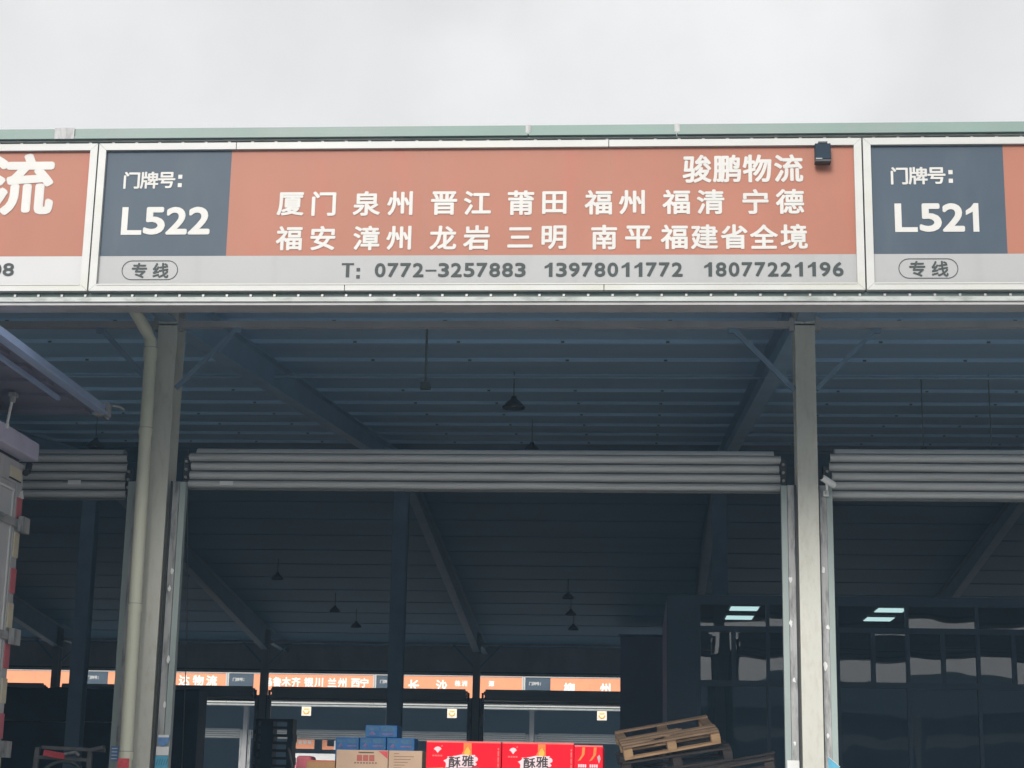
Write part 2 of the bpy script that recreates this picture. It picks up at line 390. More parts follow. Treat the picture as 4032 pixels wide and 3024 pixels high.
def stick(gr, x_, side, a, c, i):
    if i == 2 and side == 1:      # right-hand rail of the left pillar
        MB().prism([(-.05, 2.12), (-.04, 2.08), (-.01, 2.065), (.03, 2.075), (.055, 2.12), (.055, 2.165), (-.05, 2.165)], 'y', 3.062, 3.068).build('round_sticker', m_blue, gr)
        MB().box(-.048, .050, 3.0615, 3.0625, 2.145, 2.167).build('sticker_band', m_paper, gr)
        MB().box(-.06, .055, 3.062, 3.067, 1.985, 2.062).box(-.05, .05, 3.0605, 3.0619, 2.01, 2.013).build('paper_notice', m_paper, gr)
        MB().box(-.062, .053, 3.062, 3.067, 1.86, 1.98).build('cyan_sticker', m_cyan, gr)
        for q in range(5): MB().bar((-.05+.022*q, 3.0605, 1.90), (-.035+.022*q, 3.0605, 1.955), .002, .008, 0, (0, 1, 0)).build('sticker_stroke', m_navy, gr)
    if i == 1 and side == -1:
        MB().box(-.475, -.405, 3.062, 3.068, 1.93, 2.06).build('blue_notice', m_blue, gr)
        for q in range(4): MB().box(-.468, -.416, 3.0605, 3.0619, 1.945+.03*q, 1.953+.03*q).build('notice_line', m_paper, gr)
    if i == 2 and side == -1:
        MB().box(5.605, 5.71, 3.062, 3.067, 1.85, 2.035).build('paper_notice', m_paper, gr)
    if i == 3 and side == 1:
        MB().prism([(5.965, 1.85), (6.06, 1.85), (6.06, 1.985), (5.965, 2.07)], 'y', 3.062, 3.067).build('blue_notice', m_cyan, gr)
        MB().bar((5.96, 3.0605, 2.075), (6.065, 3.0605, 1.985), .004, .012, 0, (0, 1, 0)).build('notice_edge', m_paper, gr)

# ================================================================== MAIN WAREHOUSE
COLS = [-.176+BAY*k for k in range(-4, 5)]
wh = thing('warehouse', (0, 0, 0), 'open steel warehouse with green roof trim and slatted shutters seen across the picture', 'warehouse')
# bay indices: COLS[3] = -6.176, COLS[4] = -.176, COLS[5] = 5.824 -> bay 3 is left, 4 centre, 5 right
SH = {3: 4.36, 4: 4.462, 5: 4.40}
_st = stick
def stick(gr, x_, side, a, c, i): _st(gr, x_, side, a, c, i-2)
facade(wh, COLS, None, near=True, shutters=SH, stickers=True)
FARY = 40.0
facade(wh, COLS, lambda v: (v[0], FARY-v[1], v[2]), shutters={k: 4.335 for k in range(9)})
X0, X1 = COLS[0]-.3, COLS[-1]+.3
# roof sheet: gable over hall and canopies
b = MB()
prof = [(.17, ceil_z(.17)), (20, ceil_z(19.999)), (39.83, ceil_z(39.83))]
b.prism(prof + [(y, z+.07) for y, z in reversed(prof)], 'x', X0, X1)
b.build('roof_sheet', m_deck, wh)
m_deck_shade = mat('roof_shade_sheet', (.062, .165, .28), .6, 0, .10, 1.0, (.25, 1, 1))  # darker copy of the deck blue: deep-hall shade put into the colour
b = MB().prism([(18.3, ceil_z(18.3)-.014), (20, ceil_z(19.999)-.014), (39.8, ceil_z(39.8)-.014), (39.8, ceil_z(39.8)-.003), (20, ceil_z(19.999)-.003), (18.3, ceil_z(18.3)-.003)], 'x', X0+.01, X1-.01)  # sheet added under the deck only to darken the deep ceiling
b.build('roof_shade_sheet', m_deck_shade, wh)
ys = []
y = .9
while y < 39.5:
    if abs(y-20) > .3: ys.append(y)
    y += 1.42
for y in ys:
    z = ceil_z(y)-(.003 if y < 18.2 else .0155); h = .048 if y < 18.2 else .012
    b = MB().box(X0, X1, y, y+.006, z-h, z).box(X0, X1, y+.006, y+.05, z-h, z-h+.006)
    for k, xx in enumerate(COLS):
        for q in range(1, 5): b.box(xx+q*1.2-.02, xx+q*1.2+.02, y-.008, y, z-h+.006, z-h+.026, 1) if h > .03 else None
    b.build('purlin', [m_deck if h > .03 else m_deck_shade, m_rail], wh)  # deep purlins take the same shade colour
for x in COLS:
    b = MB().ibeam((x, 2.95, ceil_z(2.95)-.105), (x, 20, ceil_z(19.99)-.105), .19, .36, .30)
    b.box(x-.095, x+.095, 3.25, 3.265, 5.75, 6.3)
    b.build('rafter', m_rafter_lit, wh)
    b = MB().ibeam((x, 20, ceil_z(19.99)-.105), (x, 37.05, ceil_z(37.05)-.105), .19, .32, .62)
    b.build('rafter', m_rafter, wh)  # darker steel on the far slope: hall shade put into its colour
    b = MB().box(x-.135, x+.135, 19.86, 19.875, 0, 7.6).box(x-.006, x+.006, 19.875, 20.12, 0, 7.6).box(x-.135, x+.135, 20.12, 20.135, 0, 7.6)
    b.build('ridge_column', m_rafter, wh)
MB().box(X0, X1, 2.40, 37.6, 0.0, 1.2).build('loading_platform', m_conc, wh)
MB().box(X0-.1, X0, .17, 39.83, 0, 6.2).prism([(.17, 6.2), (39.83, 6.2), (20, 8.1)], 'x', X0-.1, X0).build('gable_wall', m_wallp, wh)
MB().box(X1, X1+.1, .17, 39.83, 0, 6.2).prism([(.17, 6.2), (39.83, 6.2), (20, 8.1)], 'x', X1, X1+.1).build('gable_wall', m_wallp, wh)
b = MB().box(3.84, 5.73, 36.55, 36.65, 1.2, 6.22).box(3.80, 5.73, 36.5, 36.55, 6.22, 6.29, 1)
b.build('partition_wall', [m_wallp, m_rafter], wh)
# conduits under the roof
MB().tube([(X0, 7.9, ceil_z(7.9)-.26), (X1, 7.9, ceil_z(7.9)-.26)], .022, 8).build('conduit', m_purlin, wh)
MB().tube([(2.15, 4.2, 6.33), (2.15, 4.2, 5.72)], .012, 8).box(2.10, 2.20, 4.16, 4.24, 5.66, 5.73).build('hanging_junction_box', m_rail, wh)

# downpipe on the left pillar
def pipe_mesh(b, x, y):
    b.tube([(x-.235, y-.25, 6.26), (x-.20, y-.20, 6.16), (x-.045, y-.02, 5.88), (x-.01, y, 5.80), (x, y, 5.72), (x+.012, y, 4.0), (x+.028, y, 1.2), (x+.03, y, .2)], .058, 16)
    return b
dp = pipe_mesh(MB(), -.285, 2.80).build('downpipe', m_pipe, wh, smooth=True)
for z in (5.70, 4.93, 3.30, 1.985):
    xx = -.285+.012*(5.72-z)/1.72
    MB().tube([(xx, 2.80, z+.02), (xx, 2.80, z-.05 if z < 5 else z-.10)], .064, 16).build('pipe_collar', m_pipe, dp, smooth=True)
    MB().tube([(xx, 2.80, z+.025), (xx, 2.80, z+.02)], .0655, 16).build('joint_ring', m_guide, dp)
MB().box(-.31, -.21, 2.732, 2.742, 1.82, 1.945).build('red_sticker', m_redp, dp)

# ================================================================== SIGN BOARDS
ROWS = {
 'name': [('骏', 4.63, 4.838), ('鹏', 4.865, 5.063), ('物', 5.093, 5.299), ('流', 5.333, 5.542)],
 'r2': [('厦', 1.452, 1.668), ('门', 1.724, 1.925), ('泉', 2.06, 2.264), ('州', 2.327, 2.521), ('晋', 2.673, 2.868), ('江', 2.929, 3.134), ('莆', 3.275, 3.466), ('田', 3.538, 3.724),
        ('福', 3.874, 4.07), ('州', 4.136, 4.325), ('福', 4.474, 4.671), ('清', 4.74, 4.932), ('宁', 5.089, 5.271), ('德', 5.342, 5.544)],
 'r3': [('福', 1.456, 1.669), ('安', 1.731, 1.927), ('漳', 2.068, 2.274), ('州', 2.325, 2.524), ('龙', 2.67, 2.871), ('岩', 2.93, 3.132), ('三', 3.276, 3.464), ('明', 3.536, 3.727),
        ('南', 3.922, 4.115), ('平', 4.184, 4.378), ('福', 4.471, 4.642), ('建', 4.703, 4.871), ('省', 4.931, 5.097), ('全', 5.152, 5.329), ('境', 5.384, 5.554)]}
ZR = {'name': (6.32, 6.537), 'r2': (6.064, 6.253), 'r3': (5.782, 5.969)}
EM = {'name': (.228, .234), 'r2': (.220, .208), 'r3': (.214, .206)}
def frame(b, X, seams_top=(), seams_bot=()):
    a, c, z0, z1, w = X+.006, X+5.994, 5.443, 6.662, .058
    zi0, zi1 = z0+.055, z1-.055
    def bar4(pts):
        v = [(x, -.045, z) for x, z in pts] + [(x, .13, z) for x, z in pts]
        b.add(v, [(0, 1, 2, 3), (7, 6, 5, 4), (0, 4, 5, 1), (1, 5, 6, 2), (2, 6, 7, 3), (3, 7, 4, 0)])
    e = .0015
    def run(z_out, z_in, seams):
        xs = [a] + [X+s for s in seams] + [c]
        for i in range(len(xs)-1):
            p, q = xs[i], xs[i+1]
            pi = p+w if i == 0 else p+.003; qi = q-w if i == len(xs)-2 else q-.003
            po = p+e if i == 0 else p+.003; qo = q-e if i == len(xs)-2 else q-.003
            bar4([(po, z_out), (qo, z_out), (qi, z_in), (pi, z_in)])
    run(z1, zi1, seams_top); run(z0, zi0, seams_bot)
    bar4([(a, z0+e), (a, z1-e), (a+w, zi1-e), (a+w, zi0+e)]); bar4([(c, z0+e), (c, z1-e), (c-w, zi1-e), (c-w, zi0+e)])
    # raised inner lip that catches light along the bottom edge
    b.box(a+w+.002, c-w-.002, -.05, -.02, zi0-.010, zi0)
    return b
def sign(X, Y, label, number, orange=m_orange, strip=m_strip, seams=((), ()), group='signboards over the loading bays', big=True):
    t = thing('sign_board', (X+3, Y, 5.443), label, 'sign', group)
    Tm = lambda v: (v[0], v[1]+Y, v[2])
    b = MB(Tm); frame(b, X, *seams); b.build('frame', m_frame, t)
    MB(Tm).box(X+.062, X+1.07, -.012, .12, 5.735, 6.606).build('number_plate', m_navy, t)
    MB(Tm).box(X+1.0702, X+5.938, -.012, .12, 5.735, 6.606).build('orange_panel', orange, t)
    MB(Tm).box(X+.062, X+5.938, -.0121, .12, 5.499, 5.7345).build('phone_strip', strip, t)
    pl = [('门', .213, .347), ('牌', .352, .490), ('号', .492, .629)]
    for sx in (2.62, 4.06):
        MB(Tm).box(X+sx, X+sx+.004, -.0124, -.0119, 5.737, 6.604).build('vinyl_seam', m_seam, t)
    letters('plate_heading', [(c, X+p, X+q, 6.294, 6.429) for c, p, q in pl] + [(':', X+.652, X+.684, 6.302, 6.415)], -.0155, m_white, t, .026, (.150, .146), T=Tm)
    if big:
        if number == 'L521': it = [('L', .235, .405), ('5', .420, .588), ('2', .592, .760), ('1', .755, .885)]
        else: it = [('L', .221, .385), ('5', .397, .570), ('2', .576, .748), ('2', .754, .929)]
        letters('bay_number', [(c, X+p, X+q, 5.909, 6.138) for c, p, q in it], -.0155, m_white, t, .042, T=Tm)
    letters('strip_heading', [('专', X+.329, X+.452, 5.558, 5.675), ('线', X+.497, X+.624, 5.558, 5.675)], -.0155, m_dark, t, .02, (.132, .128), T=Tm)
    # rounded outline round the strip heading
    ox0, ox1, oz0, oz1 = X+.25, X+.697, 5.539, 5.698; r = (oz1-oz0)/2; cz = (oz0+oz1)/2; n = 14; ring = []
    for k in range(n+1): a = -math.pi/2+math.pi*k/n; ring.append((ox1-r, cz, a))
    for k in range(n+1): a = math.pi/2+math.pi*k/n; ring.append((ox0+r, cz, a))
    o1 = [(cx+r*math.cos(a), -.0155, z+r*math.sin(a)) for cx, z, a in ring]; o2 = [(cx+(r-.006)*math.cos(a), -.0155, z+(r-.006)*math.sin(a)) for cx, z, a in ring]
    N = len(ring); MB(Tm).add(o1+o2, [(i, (i+1) % N, N+(i+1) % N, N+i) for i in range(N)]).build('rounded_outline', m_dark, t)
    return t, Tm
t, Tm = sign(0, 0, 'orange and slate signboard numbered L522 with rows of white city names', 'L522', seams=((1.11, 4.05), (2.02, 4.02)))
for k in ROWS:
    letters('lettering', [(c, p, q, *ZR[k]) for c, p, q in ROWS[k]], -.0155, m_white, t, .026 if k != 'name' else .027, EM[k], T=Tm)
ph = [('T', 1.986, 2.082), (':', 2.103, 2.131)] + [(c, 2.246+.0988*i, 2.330+.0988*i) for i, c in enumerate('0772-3257883')] \
    + [(c, 3.552+.0985*i, 3.635+.0985*i) for i, c in enumerate('13978011772')] + [(c, 4.773+.0983*i, 4.855+.0983*i) for i, c in enumerate('18077221196')]
letters('phone_number', [(c, p, q, 5.558 if c != ':' else 5.548, 5.672 if c != ':' else 5.64) for c, p, q in ph], -.0155, m_dark, t, .035, T=Tm)
t, Tm = sign(-6, 0, 'orange signboard cut off by the left edge, one large white character and digit 8', '', strip=m_strip_w, big=False)
letters('lettering', [('流', -.885, -.361, 6.09, 6.576)], -.0155, m_white, t, .03, (.57, .53), T=Tm)
letters('phone_number', [('0', -.804, -.712, 5.573, 5.68), ('8', -.702, -.612, 5.573, 5.68)], -.0155, m_dark, t, .035, T=Tm)
sign(6, 0, 'orange and slate signboard numbered L521 at the right edge of the picture', 'L521')

# floodlight clipped over the top edge of the L522 board
fl = thing('floodlight', (5.694, -.09, 6.51), 'small black floodlight box hanging from the top edge of the L522 signboard', 'floodlight')
MB().prism([(-.115, 6.468), (-.045, 6.468), (-.045, 6.60), (-.10, 6.60)], 'x', 5.634, 5.754).build('housing', mat('floodlight_housing', (.008, .02, .034), .6, spec=.2), fl, bevel=.004)
MB().prism([(-.125, 6.442), (-.05, 6.437), (-.05, 6.464), (-.122, 6.464)], 'x', 5.631, 5.752).build('lens_bar', m_black, fl, bevel=.004)
MB().box(5.636, 5.685, -.1262, -.1225, 6.464, 6.470).build('bright_edge', m_bolt, fl)
MB().box(5.66, 5.73, -.10, -.046, 6.602, 6.615).build('bracket', m_black, fl)

# security camera on the right pillar
cc = thing('security_camera', (6.0, 2.93, 4.47), 'white bullet security camera on the guide rail right of the right pillar', 'camera')
MB().tube([(5.942, 2.86, 4.535), (5.952, 2.866, 4.530), (6.055, 2.93, 4.478), (6.06, 2.933, 4.476)], [.026, .031, .031, .028], 14).build('body', m_paper, cc, smooth=True)
MB().tube([(5.985, 2.90, 4.50), (5.992, 2.93, 4.44), (5.995, 3.04, 4.42)], .011, 8).box(5.97, 6.02, 3.04, 3.068, 4.395, 4.445).build('mount', m_paper, cc)
MB().tube([(5.939, 2.858, 4.5365), (5.942, 2.860, 4.535)], .022, 14).build('lens', m_black, cc)

# ================================================================== PENDANT LAMPS
def pendant(x, y, rod=.40):
    zc = ceil_z(y)-.02; zd = zc-rod
    t = thing('pendant_lamp', (x, y, zd-.14), None, 'lamp', 'bell lamps hanging from the roof')
    MB().tube([(x, y, zc), (x, y, zd-.02)], .008, 8).build('rod', m_rail, t)
    n = 20; pr = [(.03, zd+.03), (.045, zd-.01), (.085, zd-.04), (.12, zd-.08), (.142, zd-.13), (.147, zd-.105)]
    b = MB()
    rings = [[(x+r*math.cos(2*math.pi*k/n), y+r*math.sin(2*math.pi*k/n), z) for k in range(n)] for r, z in pr]
    vs = [v for g in rings for v in g]; fs = [(i*n+k, i*n+(k+1) % n, (i+1)*n+(k+1) % n, (i+1)*n+k) for i in range(len(pr)-1) for k in range(n)]
    fs.append(tuple(range(n))); b.add(vs, fs)
    sh = b.build('lamp_shade', m_black, t, smooth=True)
    MB().tube([(x, y, zd-.04), (x, y, zd-.10)], .035, 10).build('bulb', m_guide, t)
    return t
pend = {}
LAMPS = [(2.70, 9.05, .36, 'nearest black bell lamp, hanging above the middle of the central shutter'),
         (2.62, 14.45, .40, 'second black bell lamp, just above the top edge of the central shutter'),
         (-4.43, 14.45, .36, 'black bell lamp under the roof above the left shutter, beside the truck roof'),
         (8.75, 9.3, 1.0, 'black lamp on a long rod behind the top of the right shutter'),
         (7.95, 9.6, .95, 'black lamp on a long rod above the security camera')]
DEEP = 'small black bell lamp deep in the hall, below the central shutter'
for X in (2.60, -3.4):
    for Y in (28.8, 30.6, 32.6, 34.5):
        if (X > 0) == (Y != 28.8): LAMPS.append((X, Y, .36, DEEP))
LAMPS += [(-4.29, 28.8, .36, DEEP), (-3.5, 32.5, .36, DEEP), (-3.25, 34.5, .36, DEEP)]
LAMPS = [l for l in LAMPS if not (l[0] == -3.4)]
for X, Y, rod, lab in LAMPS: pendant(X, Y, rod)['label'] = lab

# ================================================================== OFFICE CABIN inside the hall
oc = thing('office_cabin', (9, 12, 1.2), 'dark glazed office cabin inside the hall behind the right pillar', 'office')
m_off = mat('office_frame', (.028, .055, .088), .5, 0, .08, 2)
m_glass = glass('office_glass', (.42, .50, .54))
OX0, OX1, OY0, OY1, OZ0, OZ1 = 4.70, 17.4, 12.0, 16.0, 1.2, 4.53
MB().box(OX0, OX1, OY0, OY1, OZ1-.06, OZ1).build('roof', m_off, oc)
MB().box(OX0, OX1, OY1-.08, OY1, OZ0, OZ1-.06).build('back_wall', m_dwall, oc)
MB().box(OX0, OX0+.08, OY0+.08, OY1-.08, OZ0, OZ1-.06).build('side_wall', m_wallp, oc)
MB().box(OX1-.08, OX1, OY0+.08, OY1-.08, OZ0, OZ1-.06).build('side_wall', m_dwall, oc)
MB().box(OX0, 5.12, OY0, OY0+.08, OZ0, OZ1-.06).build('front_wall', m_off, oc)
MB().box(5.12, OX1, OY0, OY0+.08, 4.40, OZ1-.06).build('lintel', m_off, oc)
xw = 5.12; first = True; k = 0
while xw < OX1-.5:
    w = .96
    wn = MB().box(xw, xw+.05, OY0-.02, OY0+.06, OZ0, 4.40)
    wn.box(xw+.05, xw+w, OY0-.02, OY0+.06, 4.02, 4.10).box(xw+.05, xw+w, OY0-.02, OY0+.06, 3.27, 3.35).box(xw+.05, xw+w, OY0-.02, OY0+.06, 2.1, 2.18)
    wn.box(xw+.05+.43, xw+.05+.49, OY0-.018, OY0+.058, 3.35, 4.02).box(xw+.05, xw+w, OY0-.02, OY0+.06, OZ0, 1.32)
    wo = wn.build('window', m_off, oc)
    def pane(a, c, z0, z1, tilt):
        dx = math.tan(R(tilt))*(c-a)/2; dz = random.uniform(-.002, .002)
        MB().add([(a, OY0+.02-dx, z0), (c, OY0+.02+dx, z0), (c, OY0+.02+dx+dz, z1), (a, OY0+.02-dx+dz, z1)], [(0, 1, 2, 3)]).build('pane', m_glass, wo)
    pane(xw+.05, xw+w, 4.10, 4.40, 0); pane(xw+.05, xw+.48, 3.35, 4.02, random.uniform(-.5, .5)); pane(xw+.54, xw+w, 3.35, 4.02, random.uniform(-.5, .5))
    pane(xw+.05, xw+w, 2.18, 3.27, random.uniform(-.4, .4)); pane(xw+.05, xw+w, 1.32, 2.1, 0)
    xw += w; k += 1
m_led = emit('led_panel', (.80, 1.0, .92), 1.7)
for k, (x, y, lab) in enumerate([(5.63, 12.55, 'upper lit ceiling panel seen through the office glass left of the right pillar'), (5.63, 13.8, 'lower lit ceiling panel seen through the office glass left of the right pillar'),
                            (7.72, 12.55, 'upper lit ceiling panel seen through the office glass right of the right pillar'), (7.72, 13.8, 'lower lit ceiling panel seen through the office glass right of the right pillar')]):
    t = thing('ceiling_light', (x+.19, y+.25, 4.43), lab, 'light', 'lit ceiling panels in the office')
    MB().box(x-.02, x+.42, y-.02, y+.52, 4.438, 4.468).build('housing', m_paper, t)
    MB().box(x, x+.40, y, y+.5, 4.430, 4.437).build('diffuser', m_led, t)

# ================================================================== TRUCK on the left
tk = thing('box_truck', (-2.4, -2.5, 0), 'grey box truck backed up to the dock at the left with its roof raised', 'truck')
m_tb = mat('truck_grey', (.50, .50, .50), .45, 0, .08, 3, (1, 1, .3), (.25, .25, .25), .4, 4)
m_tl = mat('truck_lavender', (.60, .57, .72), .45, 0, .07, 3, dirt=(.30, .38, .42), dirt_amt=.6, dirt_scale=4)
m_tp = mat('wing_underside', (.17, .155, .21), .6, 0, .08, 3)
m_te = mat('wing_edge', (.33, .42, .62), .4, 0, .12, 4, (1, .3, 1), (.55, .58, .62), .5, 5, dirt_stretch=(3, .4, 3))
m_tred = mat('red_reflector', (.60, .15, .17), .35, 0, .06); m_tcr = mat('cream_reflector', (.70, .62, .46), .35, 0, .06)
m_tyre = mat('tyre_rubber', (.02, .02, .02), .8)
XS = -1.225
b = MB().box(-3.65, XS-.012, -7.2, 2.30, 1.15, 4.50)
b.box(XS-.012, XS, 2.15, 2.30, 1.15, 4.50)                      # corner post
b.box(XS-.012, XS, -7.2, 2.15, 4.30, 4.50)
b.build('cargo_box', m_tb, tk, bevel=.006)
# recessed side door with pale seal
MB().box(XS-.0115, XS-.004, -.2, 2.06, 1.2, 4.22).build('side_door', mat('truck_door', (.56, .56, .56), .45, 0, .05, 2), tk)
MB().box(XS-.0035, XS+.006, -.2, 2.10, 4.225, 4.245).box(XS-.0035, XS+.006, 2.062, 2.082, 1.2, 4.225).build('door_seal', m_paper, tk)
MB().box(XS-.0035, XS-.001, 1.05, 1.86, 3.20, 3.34).build('door_recess', m_black, tk)
MB().box(-3.70, -1.105, -7.25, 2.32, 4.535, 4.70).build('top_rail', m_tl, tk, bevel=.012)
MB().box(-3.6, -1.25, -7.1, 2.22, 4.50, 4.535).build('rail_shadow_gap', m_black, tk)
MB().tube([(-1.19, 2.33, 4.52), (-1.19, 2.30, 4.44), (-1.19, 2.25, 4.42)], .03, 10).build('hinge_pin', m_black, tk, smooth=True)
for z0, z1, m in [(4.003, 4.19, m_tred), (3.659, 3.879, m_tcr), (3.342, 3.559, m_tred), (3.035, 3.254, m_tcr), (2.683, 2.90, m_tred), (2.386, 2.601, m_tcr), (2.084, 2.297, m_tred), (1.78, 2.0, m_tcr)]:
    MB().box(XS+.0005, XS+.010, 2.18, 2.30, z0, z1).build('reflective_strip', m, tk)
MB().prism([(2.22, 4.192), (2.30, 4.192), (2.26, 4.26)], 'x', XS+.0005, XS+.02).build('white_tip', m_paper, tk)
for ya, yb, m in [(1.40, 1.66, m_tred), (1.95, 2.22, m_tcr), (.85, 1.11, m_tcr)]:
    MB().box(XS+.0005, XS+.012, ya, yb, 4.335, 4.435).box(XS+.0005, XS+.009, ya-.01, yb+.01, 4.323, 4.334, 1).build('reflective_plate', [m, m_black], tk)
for z in (3.955, 2.965, 2.00):
    b = MB().box(XS+.001, XS+.028, 1.72, 2.34, z-.035, z+.035).box(XS+.028, XS+.075, 2.18, 2.36, z-.075, z+.065)
    b.box(XS+.028, XS+.034, 1.78, 2.15, z-.012, z+.012)
    for q in (1.76, 1.86): b.tube([(XS+.028, q, z+.02), (XS+.036, q, z+.02)], .012, 8, 1)
    b.build('hinge', [m_guide, m_bolt], tk, bevel=.004)
# raised roof panel
rf = MB().box(-4.2, -.60, -7.3, 2.30, 4.99, 5.03)
for q in range(18): rf.box(-4.1, -.64, -7.1+q*.54, -6.9+q*.54, 4.965, 4.99)
rfo = rf.build('raised_roof', m_tp, tk)
MB().box(-.60, -.50, -7.3, 2.22, 4.985, 5.04).box(-.50, -.47, -7.3, 2.22, 4.955, 4.975).box(-.52, -.50, -7.3, 2.22, 4.955, 4.985).build('roof_edge_rail', m_te, rfo)
MB().box(-.72, -.69, -7.3, 1.55, 4.93, 4.965).build('inner_rail', m_te, rfo)
MB().box(-.60, -.47, 2.22, 2.32, 4.95, 5.06).bar((-.62, 2.3, 5.03), (-.50, 2.36, 4.94), .03, .03).build('corner_bracket', m_guide, rfo)
MB().tube([(-.60, 2.30, 5.05), (-.48, 2.36, 5.065), (-.42, 2.38, 5.06), (-.37, 2.38, 5.03)], .012, 8).build('hook', m_guide, rfo, smooth=True)
MB().tube([(-1.10, 1.44, 4.69), (-1.07, 1.43, 4.90)], .013, 10).tube([(-1.10, 1.44, 4.70), (-1.10, 1.44, 4.66)], .02, 8).build('strut', m_paper, tk)
MB().tube([(-1.068, 1.43, 4.885), (-1.06, 1.43, 4.965)], .028, 8).box(-1.09, -1.03, 1.39, 1.47, 4.93, 4.965).build('strut_joint', m_guide, tk)
for y in (-1.0, -2.2, -9.0):
    for x in (-3.5, -1.55):
        w = MB().tube([(x, y, .5), (x+.28, y, .5)], .5, 24).build('wheel', m_tyre, tk, smooth=True)
        MB().tube([(x-.005, y, .5), (x+.285, y, .5)], .26, 18).build('rim', m_guide, w)
MB().box(-3.4, -1.5, -9.6, 2.2, .75, 1.15).build('chassis', m_black, tk)
MB().prism([(-7.5, .6), (-7.5, 3.0), (-9.5, 3.0), (-9.95, 1.9), (-10.0, .6)], 'x', -3.6, -1.25).build('cab', mat('cab_paint', (.6, .6, .6), .3), tk, bevel=.05)

# hand cart standing on the dock beside the truck
ct = thing('hand_cart', (-.95, 3.6, 1.2), 'dark metal hand cart with a curved hoop at the bottom left beside the truck', 'cart')
b = MB().bar((-1.26, 3.5, 2.05), (-.66, 3.5, 2.03), .035, .03).bar((-.80, 3.5, 1.2), (-.80, 3.5, 2.03), .04, .04).bar((-1.35, 3.5, 1.2), (-1.30, 3.5, 2.05), .04, .04)
b.bar((-.80, 3.48, 2.03), (-.64, 3.40, 2.06), .03, .03).bar((-1.3, 3.5, 1.96), (-.8, 3.5, 1.94), .03, .03)
b.build('frame', mat('cart_steel', (.16, .16, .16), .5, 0, .2, 8), ct)
MB().tube([(-1.03+.235*math.cos(R(a)), 3.46, 1.69+.235*math.sin(R(a))) for a in range(0, 361, 15)], .016, 8).build('hoop', m_rail, ct, smooth=True)
MB().bar((-1.22, 3.44, 2.00), (-1.02, 3.44, 1.97), .02, .055).build('red_cloth', m_redp, ct)
MB().tube([(-1.02, 3.44, 1.99), (-.92, 3.43, 2.01), (-.88, 3.43, 1.98)], .014, 8).build('strap', m_guide, ct)
MB().box(-1.4, -.7, 3.3, 4.2, 1.30, 1.35).build('deck', m_black, ct)
for x in (-1.3, -.8): MB().tube([(x-.02, 3.5, 1.28), (x+.02, 3.5, 1.28)], .08, 14).build('wheel', m_tyre, ct)

# ================================================================== GOODS ON THE PLATFORM
m_card = mat('cardboard', (.64, .45, .31), .8, 0, .06, 5); m_red = mat('red_carton', (.86, .003, .02), .6, 0, .04, 3, spec=.15)
m_redl = mat('carton_edge', (.80, .14, .12), .5); m_flame = mat('flame_print', (.88, .20, .02), .5, 0, .15, 14); m_flame2 = mat('flame_yellow', (.88, .46, .04), .5, 0, .15, 20)
m_pink = mat('pale_pink', (.82, .62, .64), .5); m_bluec = mat('blue_carton', (.015, .16, .44), .55, 0, .15, 8, dirt=(.08, .26, .46), dirt_amt=.7, dirt_scale=9)
m_ink = mat('black_ink', (.03, .02, .025), .5); m_maroon = mat('maroon_print', (.38, .02, .04), .5)
def pallet_flat(x0, x1, y0, y1, z, name, label, cat, m, group=None):
    t = thing(name, ((x0+x1)/2, (y0+y1)/2, z), label, cat, group)
    b = MB()
    for k in range(5): w = (y1-y0)/5; b.box(x0, x1, y0+k*w+.01, y0+(k+1)*w-.02, z+.125, z+.145)
    b.build('deck', m, t)
    b = MB()
    for xx in (x0, (x0+x1)/2-.05, x1-.1):
        b.box(xx, xx+.1, y0, y1, z+.02, z+.125)
        b.box(xx-.0, xx+.1, y0, y1, z, z+.02)
    b.build('bearer', m, t)
    return t
m_wood = mat('pallet_wood', (.44, .285, .175), .8, 0, .22, 10, (.4, 1, 1), (.15, .10, .07), .7, 5)
m_wood_d = mat('dark_pallet_wood', (.055, .042, .038), .8, 0, .3, 10, (.4, 1, 1), (.15, .12, .10), .5, 5)
m_wood_l = mat('fresh_pallet_wood', (.62, .39, .21), .8, 0, .2, 12, (.4, 1, 1), (.30, .19, .11), .6, 6)
pallet_flat(2.32, 3.98, 3.6, 4.5, 1.2, 'pallet', 'flat wooden pallet under the red snack cartons', 'pallet', m_wood_d)
